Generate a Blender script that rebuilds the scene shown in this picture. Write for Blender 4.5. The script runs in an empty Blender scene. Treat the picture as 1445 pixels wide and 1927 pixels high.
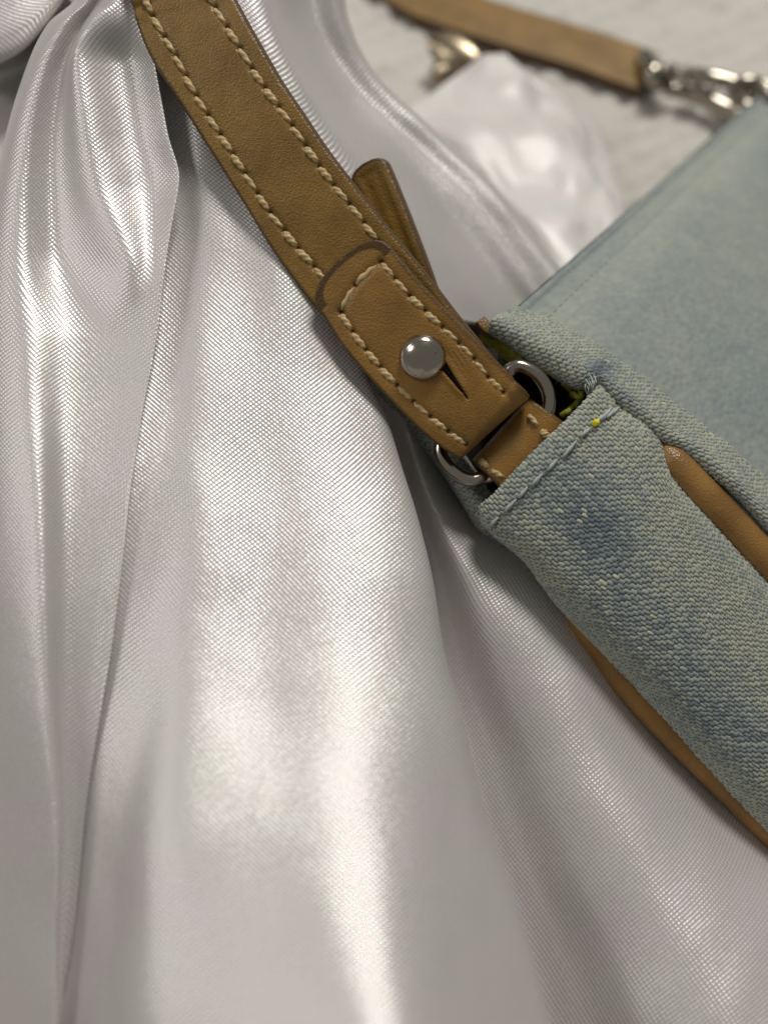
import bpy, math, random
import numpy as np
from mathutils import Vector, Matrix

random.seed(7)
rng = np.random.default_rng(7)
S = 0.001                                   # everything below is written in millimetres
scene = bpy.context.scene
C = scene.collection

# ------------------------------------------------------------------ camera
PITCH = 60.0                                # degrees below the horizon
CAM_H = 235.0                               # mm above the blanket
FPX = 2120.0                                # focal length in photo pixels (1445 x 1927)
cam_data = bpy.data.cameras.new('camera')
cam = bpy.data.objects.new('camera', cam_data)
C.objects.link(cam)
cam.location = (0, 0, CAM_H * S)
cam.rotation_euler = (math.radians(90 - PITCH), 0, 0)
cam_data.sensor_fit = 'VERTICAL'
cam_data.sensor_height = 36.0
cam_data.lens = 36.0 * FPX / 1927.0
cam_data.clip_start = 0.01
cam_data.clip_end = 20.0
cam_data.dof.use_dof = True
cam_data.dof.focus_distance = 0.2005
cam_data.dof.aperture_fstop = cam_data.lens / 5.0
scene.camera = cam

# ------------------------------------------------------------------ world and lamps (a dim room, warm ceiling lamps)
world = bpy.data.worlds.new('World')
scene.world = world
world.use_nodes = True
bg = world.node_tree.nodes['Background']
bg.inputs[0].default_value = (0.92, 0.90, 0.83, 1)
bg.inputs[1].default_value = 0.21


def area(name, loc, target, size, power, col):
    d = bpy.data.lights.new(name, 'AREA')
    d.shape = 'DISK'
    d.size = size
    d.energy = power
    d.color = col
    o = bpy.data.objects.new(name, d)
    C.objects.link(o)
    o.location = loc
    v = Vector(target) - Vector(loc)
    o.rotation_euler = v.to_track_quat('-Z', 'Y').to_euler()
    return o


area('ceiling_lamp', (0.22, 0.75, 1.05), (0, 0.12, 0.05), 0.34, 10.2, (1.0, 0.97, 0.915))
area('room_lamp', (-0.95, 0.15, 0.95), (0, 0.1, 0.05), 0.45, 3.4, (1.0, 0.96, 0.94))

scene.view_settings.view_transform = 'Standard'
scene.view_settings.look = 'None'
scene.view_settings.exposure = 0.0
scene.view_settings.gamma = 1.0
scene.render.film_transparent = False

# ------------------------------------------------------------------ maths helpers
SP, CP = math.sin(math.radians(PITCH)), math.cos(math.radians(PITCH))
AX = np.array([1.0, 0, 0])
AU = np.array([0, SP, CP])
AD = np.array([0, CP, -SP])
CAM = np.array([0, 0, CAM_H])


def P(a):
    """photo pixel + depth along the optical axis (mm) -> world mm.  a[..., 3] = (px, py, d)"""
    a = np.asarray(a, float)
    x = (a[..., 0] - 722.5) / FPX
    y = (963.5 - a[..., 1]) / FPX
    return CAM + a[..., 2:3] * (x[..., None] * AX + y[..., None] * AU + AD)


def proj(p):
    q = np.asarray(p) - CAM
    d = q @ AD
    return np.stack([722.5 + FPX * (q @ AX) / d, 963.5 - FPX * (q @ AU) / d, d], -1)


def ground_depth(py, z=0.0):
    return (CAM_H - z) / (SP - (963.5 - py) / FPX * CP)


def pchip(xk, yk, x):
    xk, yk = np.asarray(xk, float), np.asarray(yk, float)
    h = np.diff(xk)
    s = np.diff(yk) / h
    m = np.zeros(len(xk))
    m[0], m[-1] = s[0], s[-1]
    for i in range(1, len(xk) - 1):
        if s[i - 1] * s[i] > 0:
            w1, w2 = 2 * h[i] + h[i - 1], h[i] + 2 * h[i - 1]
            m[i] = (w1 + w2) / (w1 / s[i - 1] + w2 / s[i])
    x = np.clip(x, xk[0], xk[-1])
    k = np.clip(np.searchsorted(xk, x) - 1, 0, len(h) - 1)
    t = (x - xk[k]) / h[k]
    return ((1 + 2 * t) * (1 - t) ** 2 * yk[k] + t * (1 - t) ** 2 * h[k] * m[k]
            + t * t * (3 - 2 * t) * yk[k + 1] + t * t * (t - 1) * h[k] * m[k + 1])


def crspline(K, t):
    """Catmull-Rom through K[n, ...] at parameters t in 0..n-1"""
    K = np.asarray(K, float)
    n = len(K)
    i = np.clip(np.floor(t).astype(int), 0, n - 2)
    f = (t - i).reshape((-1,) + (1,) * (K.ndim - 1))
    p0, p1 = K[np.maximum(i - 1, 0)], K[i]
    p2, p3 = K[i + 1], K[np.minimum(i + 2, n - 1)]
    return 0.5 * (2 * p1 + (p2 - p0) * f + (2 * p0 - 5 * p1 + 4 * p2 - p3) * f ** 2
                  + (3 * p1 - p0 - 3 * p2 + p3) * f ** 3)


def resample(K, n=None, step=None):
    """even arc-length resampling of a polyline through Catmull-Rom"""
    K = np.asarray(K, float)
    d = crspline(K, np.linspace(0, len(K) - 1, 60 * len(K)))
    L = np.concatenate([[0], np.cumsum(np.linalg.norm(np.diff(d, axis=0), axis=1))])
    if n is None:
        n = max(2, int(L[-1] / step) + 1)
    s = np.linspace(0, L[-1], n)
    return np.stack([np.interp(s, L, d[:, k]) for k in range(d.shape[1])], -1)


def unit(v):
    return v / np.maximum(np.linalg.norm(v, axis=-1, keepdims=True), 1e-9)


def hash2(i, j, seed=0):
    v = np.sin(i * 127.1 + j * 311.7 + seed * 74.7) * 43758.5453
    return v - np.floor(v)


def vnoise(x, y, seed=0):
    i, j = np.floor(x), np.floor(y)
    fx, fy = x - i, y - j
    fx, fy = fx * fx * (3 - 2 * fx), fy * fy * (3 - 2 * fy)
    a, b = hash2(i, j, seed), hash2(i + 1, j, seed)
    c, d = hash2(i, j + 1, seed), hash2(i + 1, j + 1, seed)
    return a + (b - a) * fx + (c - a) * fy + (a - b - c + d) * fx * fy


def fbm(x, y, seed=0, o=3):
    r, a, t = 0, 1.0, 0
    for k in range(o):
        r = r + a * vnoise(x * 2 ** k, y * 2 ** k, seed + k)
        t += a
        a *= 0.5
    return r / t - 0.5


def sstep(e0, e1, x):
    t = np.clip((x - e0) / (e1 - e0), 0, 1)
    return t * t * (3 - 2 * t)


def grid_normals(G):
    du = np.gradient(G, axis=0)
    dv = np.gradient(G, axis=1)
    n = unit(np.cross(du, dv))
    m = unit(CAM - G)
    flip = np.sign((n * m).sum(-1).mean()) or 1.0
    return n * flip


def grid_uv(G):
    """arc-length coordinates (mm) across (axis 0) and along (axis 1), levelled on the middle lines"""
    n, m = G.shape[:2]
    U = np.concatenate([np.zeros((1, m)), np.cumsum(np.linalg.norm(np.diff(G, axis=0), axis=-1), 0)])
    V = np.concatenate([np.zeros((n, 1)), np.cumsum(np.linalg.norm(np.diff(G, axis=1), axis=-1), 1)], 1)
    return U - U[n // 2], V - V[:, :1]


# ------------------------------------------------------------------ object helpers
def mesh_from(name, V, F, mat, uv=None, attr=None, smooth=True):
    """V[n,3] mm, F[m,4] or [m,3] indices"""
    me = bpy.data.meshes.new(name)
    V = np.asarray(V, float) * S
    F = np.asarray(F, np.int32)
    k = F.shape[1]
    me.vertices.add(len(V))
    me.vertices.foreach_set('co', V.astype(np.float32).ravel())
    me.loops.add(F.size)
    me.loops.foreach_set('vertex_index', F.ravel())
    me.polygons.add(len(F))
    me.polygons.foreach_set('loop_start', np.arange(0, F.size, k, dtype=np.int32))
    me.update(calc_edges=True)
    me.polygons.foreach_set('use_smooth', np.full(len(F), smooth))
    if uv is not None:
        l = me.uv_layers.new(name='UVMap')
        l.data.foreach_set('uv', np.asarray(uv, np.float32)[F.ravel()].ravel())
    if attr is not None:
        a = me.attributes.new('mark', 'FLOAT_COLOR', 'POINT')
        b = np.ones((len(V), 4), np.float32)
        b[:, :attr.shape[1]] = attr
        a.data.foreach_set('color', b.ravel())
    me.materials.append(mat)
    me.validate()
    return me


def quads(n, m, close_u=False):
    I = np.arange(n * m).reshape(n, m)
    if close_u:
        I = np.concatenate([I, I[:1]], 0)
    return np.stack([I[:-1, :-1], I[1:, :-1], I[1:, 1:], I[:-1, 1:]], -1).reshape(-1, 4)


ORIGIN = {}


def link(name, me, parent=None, origin=None):
    o = bpy.data.objects.new(name, me)
    C.objects.link(o)
    if parent is not None:
        o.parent = parent
        o.matrix_parent_inverse = Matrix.Translation(-Vector(ORIGIN.get(parent, (0, 0, 0))))
        ORIGIN[o] = ORIGIN.get(o, (0, 0, 0))
    return o


def empty(name, loc_mm, label, cat):
    o = bpy.data.objects.new(name, None)
    C.objects.link(o)
    o.location = [c * S for c in loc_mm]
    o.empty_display_size = 0.01
    ORIGIN[o] = tuple(o.location)
    o['label'] = label
    o['category'] = cat
    return o


def grid_obj(name, G, mat, parent=None, disp=None, attr=None, uv=None, flip_uv=False):
    n, m = G.shape[:2]
    U, V = grid_uv(G) if uv is None else uv
    N = grid_normals(G)
    H = G if disp is None else G + N * disp[..., None]
    F = quads(n, m)
    # orient towards the viewer
    a, b, c = H.reshape(-1, 3)[F[:, 0]], H.reshape(-1, 3)[F[:, 1]], H.reshape(-1, 3)[F[:, 2]]
    fn = np.cross(b - a, c - a)
    if (fn * (CAM - a)).sum() < 0:
        F = F[:, ::-1]
    me = mesh_from(name, H.reshape(-1, 3), F, mat, np.stack([U.ravel(), V.ravel()], -1),
                   None if attr is None else attr.reshape(-1, attr.shape[-1]))
    return link(name, me, parent), H, N


def tube(name, K, r, mat, parent=None, nseg=14, step=0.8, closed=False, taper=None, flat=1.0):
    K = np.asarray(K, float)
    if closed:
        d = np.concatenate([K, K, K])
        n = len(K)
        t = np.linspace(n, 2 * n, 24 * n, endpoint=False)
        Q = crspline(d, t)
    else:
        Q = resample(K, step=step)
    if closed:
        T = unit(np.roll(Q, -1, 0) - np.roll(Q, 1, 0))
    else:
        T = unit(np.gradient(Q, axis=0))
    A = unit(np.cross(T, -AD + 0.01 * AX))
    B = np.cross(A, T)
    R = np.full(len(Q), float(r))
    if taper is not None:
        R = R * taper(np.linspace(0, 1, len(Q)))
    ph = np.linspace(0, 2 * np.pi, nseg, endpoint=False)
    G = Q[None] + R[None, :, None] * (np.cos(ph)[:, None, None] * A[None] + flat * np.sin(ph)[:, None, None] * B[None])
    if closed:
        G = np.concatenate([G, G[:, :1]], 1)
        Q = np.concatenate([Q, Q[:1]])
    n, m = G.shape[:2]
    F = quads(n, m, True)
    L = np.concatenate([[0], np.cumsum(np.linalg.norm(np.diff(Q, axis=0), axis=1))])
    uv = np.stack([np.repeat(ph[:, None] * r, m, 1), np.repeat(L[None], n, 0)], -1).reshape(-1, 2)
    VV = G.reshape(-1, 3)
    me = mesh_from(name, VV, F, mat, uv)
    return link(name, me, parent)


# ------------------------------------------------------------------ materials
class NT:
    def __init__(self, name):
        self.m = bpy.data.materials.new(name)
        self.m.use_nodes = True
        self.t = self.m.node_tree
        self.b = self.t.nodes['Principled BSDF']

    def n(self, typ, **kw):
        x = self.t.nodes.new(typ)
        for k, v in kw.items():
            setattr(x, k, v)
        return x

    def l(self, a, b):
        self.t.links.new(a, b)

    def val(self, sock, v):
        if hasattr(v, 'links') or isinstance(v, bpy.types.NodeSocket):
            self.l(v, sock)
        else:
            sock.default_value = v

    def math(self, op, a, b=0.0, c=None):
        x = self.n('ShaderNodeMath', operation=op)
        self.val(x.inputs[0], a)
        self.val(x.inputs[1], b)
        if c is not None:
            self.val(x.inputs[2], c)
        return x.outputs[0]

    def mix(self, f, a, b):
        x = self.n('ShaderNodeMix', data_type='RGBA')
        self.val(x.inputs[0], f)
        self.val(x.inputs[6], a)
        self.val(x.inputs[7], b)
        return x.outputs[2]

    def ramp(self, f, stops):
        x = self.n('ShaderNodeValToRGB')
        e = x.color_ramp.elements
        while len(e) < len(stops):
            e.new(0.5)
        for k, (p, c) in enumerate(stops):
            e[k].position = p
            e[k].color = c if len(c) == 4 else (*c, 1)
        self.val(x.inputs[0], f)
        return x.outputs[0]

    def noise(self, scale, detail=3, vec=None, rough=0.55):
        x = self.n('ShaderNodeTexNoise')
        x.inputs['Scale'].default_value = scale
        x.inputs['Detail'].default_value = detail
        x.inputs['Roughness'].default_value = rough
        if vec is not None:
            self.l(vec, x.inputs['Vector'])
        return x.outputs['Fac']

    def obj(self):
        return self.n('ShaderNodeTexCoord').outputs['Object']

    def set(self, **kw):
        for k, v in kw.items():
            self.val(self.b.inputs[k.replace('_', ' ')], v)


def rgba(*c):
    return (*c, 1.0)


def satin_material(name, gain=1.0, rough=0.36, metal=0.35):
    M = NT(name)
    uv = M.n('ShaderNodeUVMap', uv_map='UVMap').outputs[0]
    sep = M.n('ShaderNodeSeparateXYZ')
    M.l(uv, sep.inputs[0])
    wob = M.n('ShaderNodeTexNoise')
    wob.inputs['Scale'].default_value = 0.09
    wob.inputs['Detail'].default_value = 0.0
    M.l(uv, wob.inputs['Vector'])
    w = M.math('MULTIPLY', M.math('SUBTRACT', wob.outputs['Fac'], 0.5), 0.7)
    u = M.math('ADD', sep.outputs[0], w)
    v = M.math('ADD', sep.outputs[1], M.math('MULTIPLY', sep.outputs[0], -0.10))
    a = M.math('MULTIPLY', u, 2 * math.pi / 0.98)
    b = M.math('MULTIPLY', v, 2 * math.pi / 0.90)
    sa, ca = M.math('SINE', a), M.math('COSINE', a)
    sb, cb = M.math('SINE', b), M.math('COSINE', b)
    # random tilt of each float
    vor = M.n('ShaderNodeTexWhiteNoise', noise_dimensions='2D')
    cu = M.math('ROUND', M.math('MULTIPLY', u, 2 / 0.98))
    cv = M.math('ROUND', M.math('MULTIPLY', v, 2 / 0.90))
    comb = M.n('ShaderNodeCombineXYZ')
    M.l(cu, comb.inputs[0])
    M.l(cv, comb.inputs[1])
    M.l(comb.outputs[0], vor.inputs['Vector'])
    rs = M.n('ShaderNodeSeparateColor')
    M.l(vor.outputs['Color'], rs.inputs[0])
    dx = M.math('MULTIPLY', M.math('MULTIPLY', sa, cb), 0.13)
    dy = M.math('MULTIPLY', M.math('MULTIPLY', ca, sb), 0.10)
    dx = M.math('ADD', dx, M.math('MULTIPLY', M.math('SUBTRACT', rs.outputs[0], 0.5), 0.032))
    dy = M.math('ADD', dy, M.math('MULTIPLY', M.math('SUBTRACT', rs.outputs[1], 0.5), 0.032))
    col = M.n('ShaderNodeCombineColor')
    M.l(M.math('ADD', dx, 0.5), col.inputs[0])
    M.l(M.math('ADD', dy, 0.5), col.inputs[1])
    col.inputs[2].default_value = 1.0
    nm = M.n('ShaderNodeNormalMap', space='TANGENT', uv_map='UVMap')
    M.l(col.outputs[0], nm.inputs['Color'])
    tint = M.noise(0.05, 2, uv)
    base = M.ramp(tint, [(0.38, tuple(gain * c for c in (0.570, 0.558, 0.528))), (0.62, tuple(gain * c for c in (0.595, 0.550, 0.552)))])
    M.set(Base_Color=base, Roughness=rough, Specular_IOR_Level=0.6, Metallic=metal)
    M.l(nm.outputs[0], M.b.inputs['Normal'])
    M.b.inputs['Sheen Weight'].default_value = 0.15
    M.b.inputs['Sheen Roughness'].default_value = 0.4
    return M.m


def leather_material(name, col, rough=0.42, grain=1.0):
    M = NT(name)
    o = M.obj()
    big = M.ramp(M.noise(110, 4, o), [(0.32, (0, 0, 0)), (0.68, (1, 1, 1))])
    fine = M.noise(2600, 2, o)
    vor = M.n('ShaderNodeTexVoronoi', feature='F1')
    vor.inputs['Scale'].default_value = 2700
    M.l(o, vor.inputs['Vector'])
    at = M.n('ShaderNodeAttribute', attribute_name='mark')
    sp = M.n('ShaderNodeSeparateColor')
    M.l(at.outputs['Color'], sp.inputs[0])
    dark = tuple(c * 0.68 for c in col)
    lite = tuple(min(1, c * 1.17) for c in col)
    base = M.mix(big, rgba(*dark), rgba(*lite))
    base = M.mix(M.math('MULTIPLY', fine, 0.55), base, rgba(col[0] * .55, col[1] * .5, col[2] * .4))
    base = M.mix(sp.outputs[0], base, rgba(0.078, 0.038, 0.009))      # painted edge
    base = M.mix(sp.outputs[1], base, rgba(0.012, 0.008, 0.012))      # shade painted into the cut and stitch holes
    bump = M.n('ShaderNodeBump')
    bump.inputs['Strength'].default_value = 0.55 * grain
    bump.inputs['Distance'].default_value = 0.00012
    h = M.math('ADD', M.math('MULTIPLY', vor.outputs['Distance'], 0.8), M.math('MULTIPLY', fine, 0.7))
    M.l(h, bump.inputs['Height'])
    M.set(Base_Color=base, Roughness=M.math('ADD', rough - 0.08, M.math('MULTIPLY', fine, 0.2)), Specular_IOR_Level=0.45)
    M.l(bump.outputs[0], M.b.inputs['Normal'])
    return M.m


def denim_material(name):
    """mark: r = random per yarn, g = height in the weave, b = strength of the blue dye"""
    M = NT(name)
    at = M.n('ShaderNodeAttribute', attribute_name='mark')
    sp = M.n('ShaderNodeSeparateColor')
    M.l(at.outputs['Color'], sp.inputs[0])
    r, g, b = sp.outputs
    f = M.math('ADD', b, M.math('MULTIPLY', M.math('SUBTRACT', r, 0.5), 0.55))
    c = M.ramp(f, [(0.0, (0.40, 0.408, 0.322)), (0.30, (0.330, 0.357, 0.313)), (0.62, (0.215, 0.252, 0.262)), (1.0, (0.100, 0.127, 0.172))])
    slub = M.math('GREATER_THAN', r, 0.993)
    c = M.mix(M.math('MULTIPLY', slub, 0.75), c, rgba(0.62, 0.60, 0.42))
    c = M.mix(M.math('SUBTRACT', 1.0, g), c, rgba(0.030, 0.038, 0.042))    # shade between the floats, painted in where the weave is low
    fib = M.noise(4200, 3, M.obj(), 0.7)
    c = M.mix(M.math('MULTIPLY', fib, 0.25), c, rgba(0.40, 0.42, 0.35))
    bump = M.n('ShaderNodeBump')
    bump.inputs['Strength'].default_value = 0.6
    bump.inputs['Distance'].default_value = 0.0001
    M.l(fib, bump.inputs['Height'])
    M.l(bump.outputs[0], M.b.inputs['Normal'])
    M.set(Base_Color=c, Roughness=0.85, Specular_IOR_Level=0.18)
    M.b.inputs['Sheen Weight'].default_value = 0.12
    return M.m


def plain(name, col, rough=0.6, metal=0.0, spec=0.4, noise=0.0, nscale=800, bump=0.0):
    M = NT(name)
    if noise:
        f = M.noise(nscale, 4, M.obj())
        M.set(Base_Color=M.mix(f, rgba(*[c * (1 - noise) for c in col]), rgba(*[min(1, c * (1 + noise)) for c in col])))
        if bump:
            bn = M.n('ShaderNodeBump')
            bn.inputs['Strength'].default_value = bump
            bn.inputs['Distance'].default_value = 0.0002
            M.l(f, bn.inputs['Height'])
            M.l(bn.outputs[0], M.b.inputs['Normal'])
    else:
        M.set(Base_Color=rgba(*col))
    M.set(Roughness=rough, Metallic=metal, Specular_IOR_Level=spec)
    return M.m


def metal_material(name, col, rough):
    M = NT(name)
    f = M.noise(500, 4, M.obj())
    g = M.noise(90, 2, M.obj())
    pit = M.ramp(M.noise(1500, 1, M.obj()), [(0.74, (0, 0, 0)), (0.80, (1, 1, 1))])
    M.set(Base_Color=M.mix(pit, M.mix(g, rgba(*[c * .82 for c in col]), rgba(*col)), rgba(0.05, 0.045, 0.04)), Metallic=1.0,
          Roughness=M.math('ADD', rough - 0.06, M.math('MULTIPLY', f, 0.14)))
    bn = M.n('ShaderNodeBump')
    bn.inputs['Strength'].default_value = 0.08
    bn.inputs['Distance'].default_value = 0.0002
    M.l(f, bn.inputs['Height'])
    M.l(bn.outputs[0], M.b.inputs['Normal'])
    return M.m


SATIN = satin_material('satin')
SATIN_WHITE = satin_material('white_satin', 1.28, 0.46, 0.18)
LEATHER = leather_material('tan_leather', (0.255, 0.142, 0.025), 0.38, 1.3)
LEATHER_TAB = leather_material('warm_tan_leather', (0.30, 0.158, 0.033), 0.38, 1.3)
LEATHER_SOFT = leather_material('soft_tan_leather', (0.30, 0.160, 0.045), 0.30, 1.3)
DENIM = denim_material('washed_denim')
THREAD = plain('waxed_cream_thread', (0.50, 0.37, 0.18), 0.42, noise=0.45, nscale=1500)
THREAD_BLUE = plain('pale_cotton_thread', (0.37, 0.41, 0.40), 0.6, noise=0.3, nscale=1500)
YELLOW = plain('yellow_tape', (0.25, 0.225, 0.014), 0.8, noise=0.6, nscale=1400, bump=1.0)
BRIGHT_YELLOW = plain('yellow_thread', (0.75, 0.68, 0.02), 0.6)
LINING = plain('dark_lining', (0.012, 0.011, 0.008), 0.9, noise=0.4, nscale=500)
NICKEL = metal_material('worn_nickel', (0.47, 0.42, 0.355), 0.17)
STEEL = metal_material('clasp_metal', (0.40, 0.36, 0.30), 0.12)
BRONZE = metal_material('bronze_charm', (0.40, 0.33, 0.23), 0.30)
BLANKET = plain('white_knit', (0.54, 0.515, 0.475), 0.9, noise=0.1, nscale=300, spec=0.2)

# ------------------------------------------------------------------ blanket (the surface everything lies on)
nx, ny = 430, 520
X, Y = np.meshgrid(np.linspace(-420, 620, nx), np.linspace(-120, 900, ny), indexing='ij')
ca, sa = math.cos(math.radians(-58)), math.sin(math.radians(-58))
q = X * ca + Y * sa + 2.2 * fbm(X / 40, Y / 40, 3)
p = -X * sa + Y * ca
row = np.floor(q / 8.0)
Z = 1.0 * np.abs(np.sin(q * math.pi / 8.0)) * (0.1 + 1.6 * vnoise(X / 9, Y / 9, 17)) + 0.7 * np.sin(p * 2 * math.pi / 7.5 + row * 2.1) + 4.5 * fbm(X / 13, Y / 13, 8)
G = np.stack([X, Y, Z - 2.0], -1)
me = mesh_from('blanket', G.reshape(-1, 3), quads(nx, ny), BLANKET)
bl = link('blanket', me)
bl['kind'] = 'structure'

# ------------------------------------------------------------------ satin cloth
ys = np.concatenate([np.linspace(-140, 700, 190), np.linspace(710, 2100, 190)])


def col(knots):
    k = sorted(knots)
    yk = [a[0] for a in k]
    return np.stack([pchip(yk, [a[1] for a in k], ys), ys, pchip(yk, [a[2] for a in k], ys)], -1)


c1 = col([(-140, 205, 213), (0, 141, 212), (43, 92, 211), (124, 51, 210), (300, 2, 208), (600, -35, 201), (1000, -45, 191), (2100, -40, 179)])
c0 = c1 + np.array([20.0, 0, 30])
c2 = col([(-140, 235, 206), (0, 165, 205), (40, 124, 204), (140, 78, 203), (260, 52, 202), (400, 40, 200), (700, 45, 190.5), (900, 56, 184), (1300, 75, 175), (1600, 98, 170.5), (1927, 97, 166.5), (2100, 97, 165)])
c3 = col([(-140, 250, 208), (0, 184, 207.5), (60, 146, 207), (150, 115, 206.8), (300, 104, 206), (430, 110, 204.6), (800, 135, 195), (950, 150, 190.5), (1350, 150, 181.5), (1550, 138, 178), (1927, 122, 173.5), (2100, 118, 172)])
c4 = col([(-140, 262, 206), (10, 206, 203.8), (25, 184, 203.3), (107, 148, 202.7), (215, 158, 201.6), (345, 182, 200.3), (430, 212, 198.6), (515, 232, 197.2), (600, 230, 195.8), (800, 200, 190.3), (1000, 186, 185.6), (1200, 168, 180.6), (1500, 140, 176.0), (1927, 104, 170.3), (2100, 86, 168.8)])
c6 = col([(-140, 300, 208), (0, 268, 205.5), (60, 280, 204.5), (150, 297, 204), (257, 317, 203), (335, 337, 201.8), (408, 326, 200.4), (493, 313, 198.8), (600, 301, 196.6), (810, 264, 191), (950, 244, 187), (1200, 214, 181.4), (1350, 189, 178.8), (1500, 164, 176.8), (1700, 145, 174), (1900, 115, 171.5), (2100, 92, 170)])
fl = sstep(470, 640, ys)[:, None]
def between(f, bow):
    b = (1 - f) * c2 + f * c6
    b[:, 2] += bow
    return b
c3 = (1 - fl) * c3 + fl * between(0.33, 2.2)
c4 = (1 - fl) * c4 + fl * between(0.66, 1.5)
c5 = 0.42 * c4 + 0.58 * c6
c5[:, 2] += 4.2 * sstep(20, 120, ys) * (1 - sstep(330, 560, ys))
c7 = c6 + np.stack([np.full_like(ys, -30), 0 * ys, 3.2 - 2.4 * sstep(350, 900, ys)], -1)
c8 = c6 + np.stack([np.full_like(ys, -16), 0 * ys, 5.6 - 4.3 * sstep(350, 900, ys)], -1)
c9 = col([(-140, 330, 211), (100, 352, 209), (257, 372, 206.6), (300, 374, 206), (365, 379, 205.2), (472, 396, 203.4), (700, 383, 196.6), (824, 381, 192.8), (950, 387, 188.6), (1073, 373, 184.4), (1150, 358, 181.8), (1300, 352, 176.4), (1400, 338, 172.4), (1550, 312, 167), (1750, 298, 160.5), (1927, 288, 155), (2100, 285, 151)])
c8b = 0.5 * c8 + 0.5 * c9
c8b[:, 2] += 0.6
c11 = col([(-140, 380, 214), (100, 470, 212), (300, 560, 210), (450, 610, 209), (560, 650, 208.4), (700, 692, 206), (783, 726, 203.8), (878, 755, 201), (970, 784, 197.8), (1080, 811, 194), (1230, 836, 189.5), (1350, 870, 186), (1551, 920, 180.5), (1702, 971, 176.5), (1877, 1021, 172.5), (2100, 1085, 168)])
c10 = 0.40 * c9 + 0.60 * c11
c10[:, 2] = pchip([-140, 300, 450, 700, 1000, 1300, 1600, 1927, 2100], [212.5, 206.8, 203.8, 199.0, 189.6, 177.6, 163.0, 146.5, 139.5], ys)
c9b = 0.5 * c9 + 0.5 * c10
c9b[:, 2] += 0.3 + 0.9 * sstep(700, 1100, ys) * (1 - sstep(1300, 1600, ys))
c10b = 0.35 * c10 + 0.65 * c11
c10b[:, 2] -= 1.0 + 1.6 * sstep(500, 1200, ys)
c12 = c11 + np.stack([np.full_like(ys, -55), 0 * ys, 9.0 + 4 * sstep(700, 1300, ys)], -1)
c13 = c11 + np.stack([-18 + 0 * ys, 0 * ys, 11 + 14 * sstep(700, 1300, ys)], -1)
c14 = col([(-140, 395, 220), (100, 440, 220), (300, 570, 218), (450, 650, 217), (600, 700, 216), (700, 740, 215), (900, 800, 211), (1100, 885, 207.5), (1275, 948, 205), (1400, 1002, 202.4), (1526, 1048, 198.8), (1650, 1097, 195.2), (1802, 1171, 190.5), (1927, 1224, 186), (2100, 1300, 180)])
c13b = 0.6 * c13 + 0.4 * c14
c13b[:, 2] += 1.3
c15 = col([(-140, 400, 222), (100, 450, 222), (300, 585, 220), (450, 670, 219), (600, 740, 218), (700, 790, 224), (900, 870, 222), (1000, 935, 217), (1100, 1000, 211.5), (1275, 1080, 206), (1400, 1140, 202.6), (1526, 1205, 198.2), (1650, 1270, 193.8), (1802, 1350, 188), (1927, 1420, 183.4), (2100, 1510, 177)])
c16 = col([(-140, 405, 226), (100, 455, 226), (300, 595, 224), (450, 690, 224), (600, 770, 224), (700, 830, 234), (900, 960, 232), (1100, 1110, 223), (1275, 1215, 219), (1400, 1312, 218), (1526, 1415, 215), (1650, 1500, 207), (1802, 1570, 197), (1927, 1640, 191), (2100, 1740, 184)])
c17 = c16 + np.array([80.0, 0, 14])
K = np.stack([c0, c1, c2, c3, c4, c5, c6, c7, c8, c8b, c9, c9b, c10, c10b, c11, c12, c13, c13b, c14, c15, c16, c17])
tt = np.linspace(0, len(K) - 1, (len(K) - 1) * 16 + 1)
G = crspline(K, tt)
for lo, hi, n_ in ((20, 84, 22), (138, 222, 26)):          # ease the ridges into round folds
    for _ in range(n_):
        D = G[lo - 1:hi + 1, :, 2]
        G[lo:hi, :, 2] = 0.25 * D[:-2] + 0.5 * D[1:-1] + 0.25 * D[2:]
Ga = P(G)
U, V = grid_uv(Ga)
V = np.repeat(V[150:300].mean(0)[None], len(V), 0)
Nn = grid_normals(Ga)
w = sstep(60, 500, G[..., 1])
amp = 1.15 * fbm(U / 22 + 3, V / 38 + 1, 21) + 0.16 * fbm(U / 7, V / 12, 22)
ptop = proj(Ga)
soft = 0.35 + 0.65 * sstep(600, 1200, G[..., 1])
Ga = Ga + Nn * (amp * soft * w)[..., None]

# second patch: the cloth beyond the strap, folding down to the blanket
b0 = [(400, -80, 216), (470, 60, 216), (560, 210, 217), (660, 350, 219), (760, 480, 221), (860, 600, 226)]
b05 = [(480, -80, 218), (520, 60, 218), (600, 205, 220), (705, 345, 223), (830, 490, 228), (930, 610, 233)]
b1 = [(543, -80, 228), (557, 50, 228.5), (635, 190, 230.5), (738, 290, 233), (860, 432, 236.5), (985, 585, 238.5)]
b2 = [(578, -80, 233), (592, 40, 234), (668, 165, 236), (782, 272, 238), (905, 395, 239), (1020, 560, 239)]
b25 = [(612, -80, 234), (624, 35, 235), (688, 150, 237), (798, 258, 239), (918, 380, 240), (1040, 545, 240)]
b3 = [(650, -80, 268), (648, 30, 266), (682, 124, 264), (770, 223, 262), (868, 318, 257), (965, 405, 252), (1075, 530, 249)][0:7]
b3 = [(650, -80, 237), (655, 30, 238), (708, 138, 241), (812, 240, 243), (940, 360, 244), (1070, 520, 243)]
b4 = [(x - 45, y + 22, d + 30) for x, y, d in b3]
KB = np.stack([crspline(np.array(k, float), np.linspace(0, 5, 120)) for k in (b0, b05, b1, b2, b3, b4)])
Gb = P(crspline(KB, np.linspace(0, 5, 84)))
Ub, Vb = grid_uv(Gb)
Gb = Gb + grid_normals(Gb) * (1.0 * fbm(Ub / 14, Vb / 26, 31))[..., None]
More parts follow.
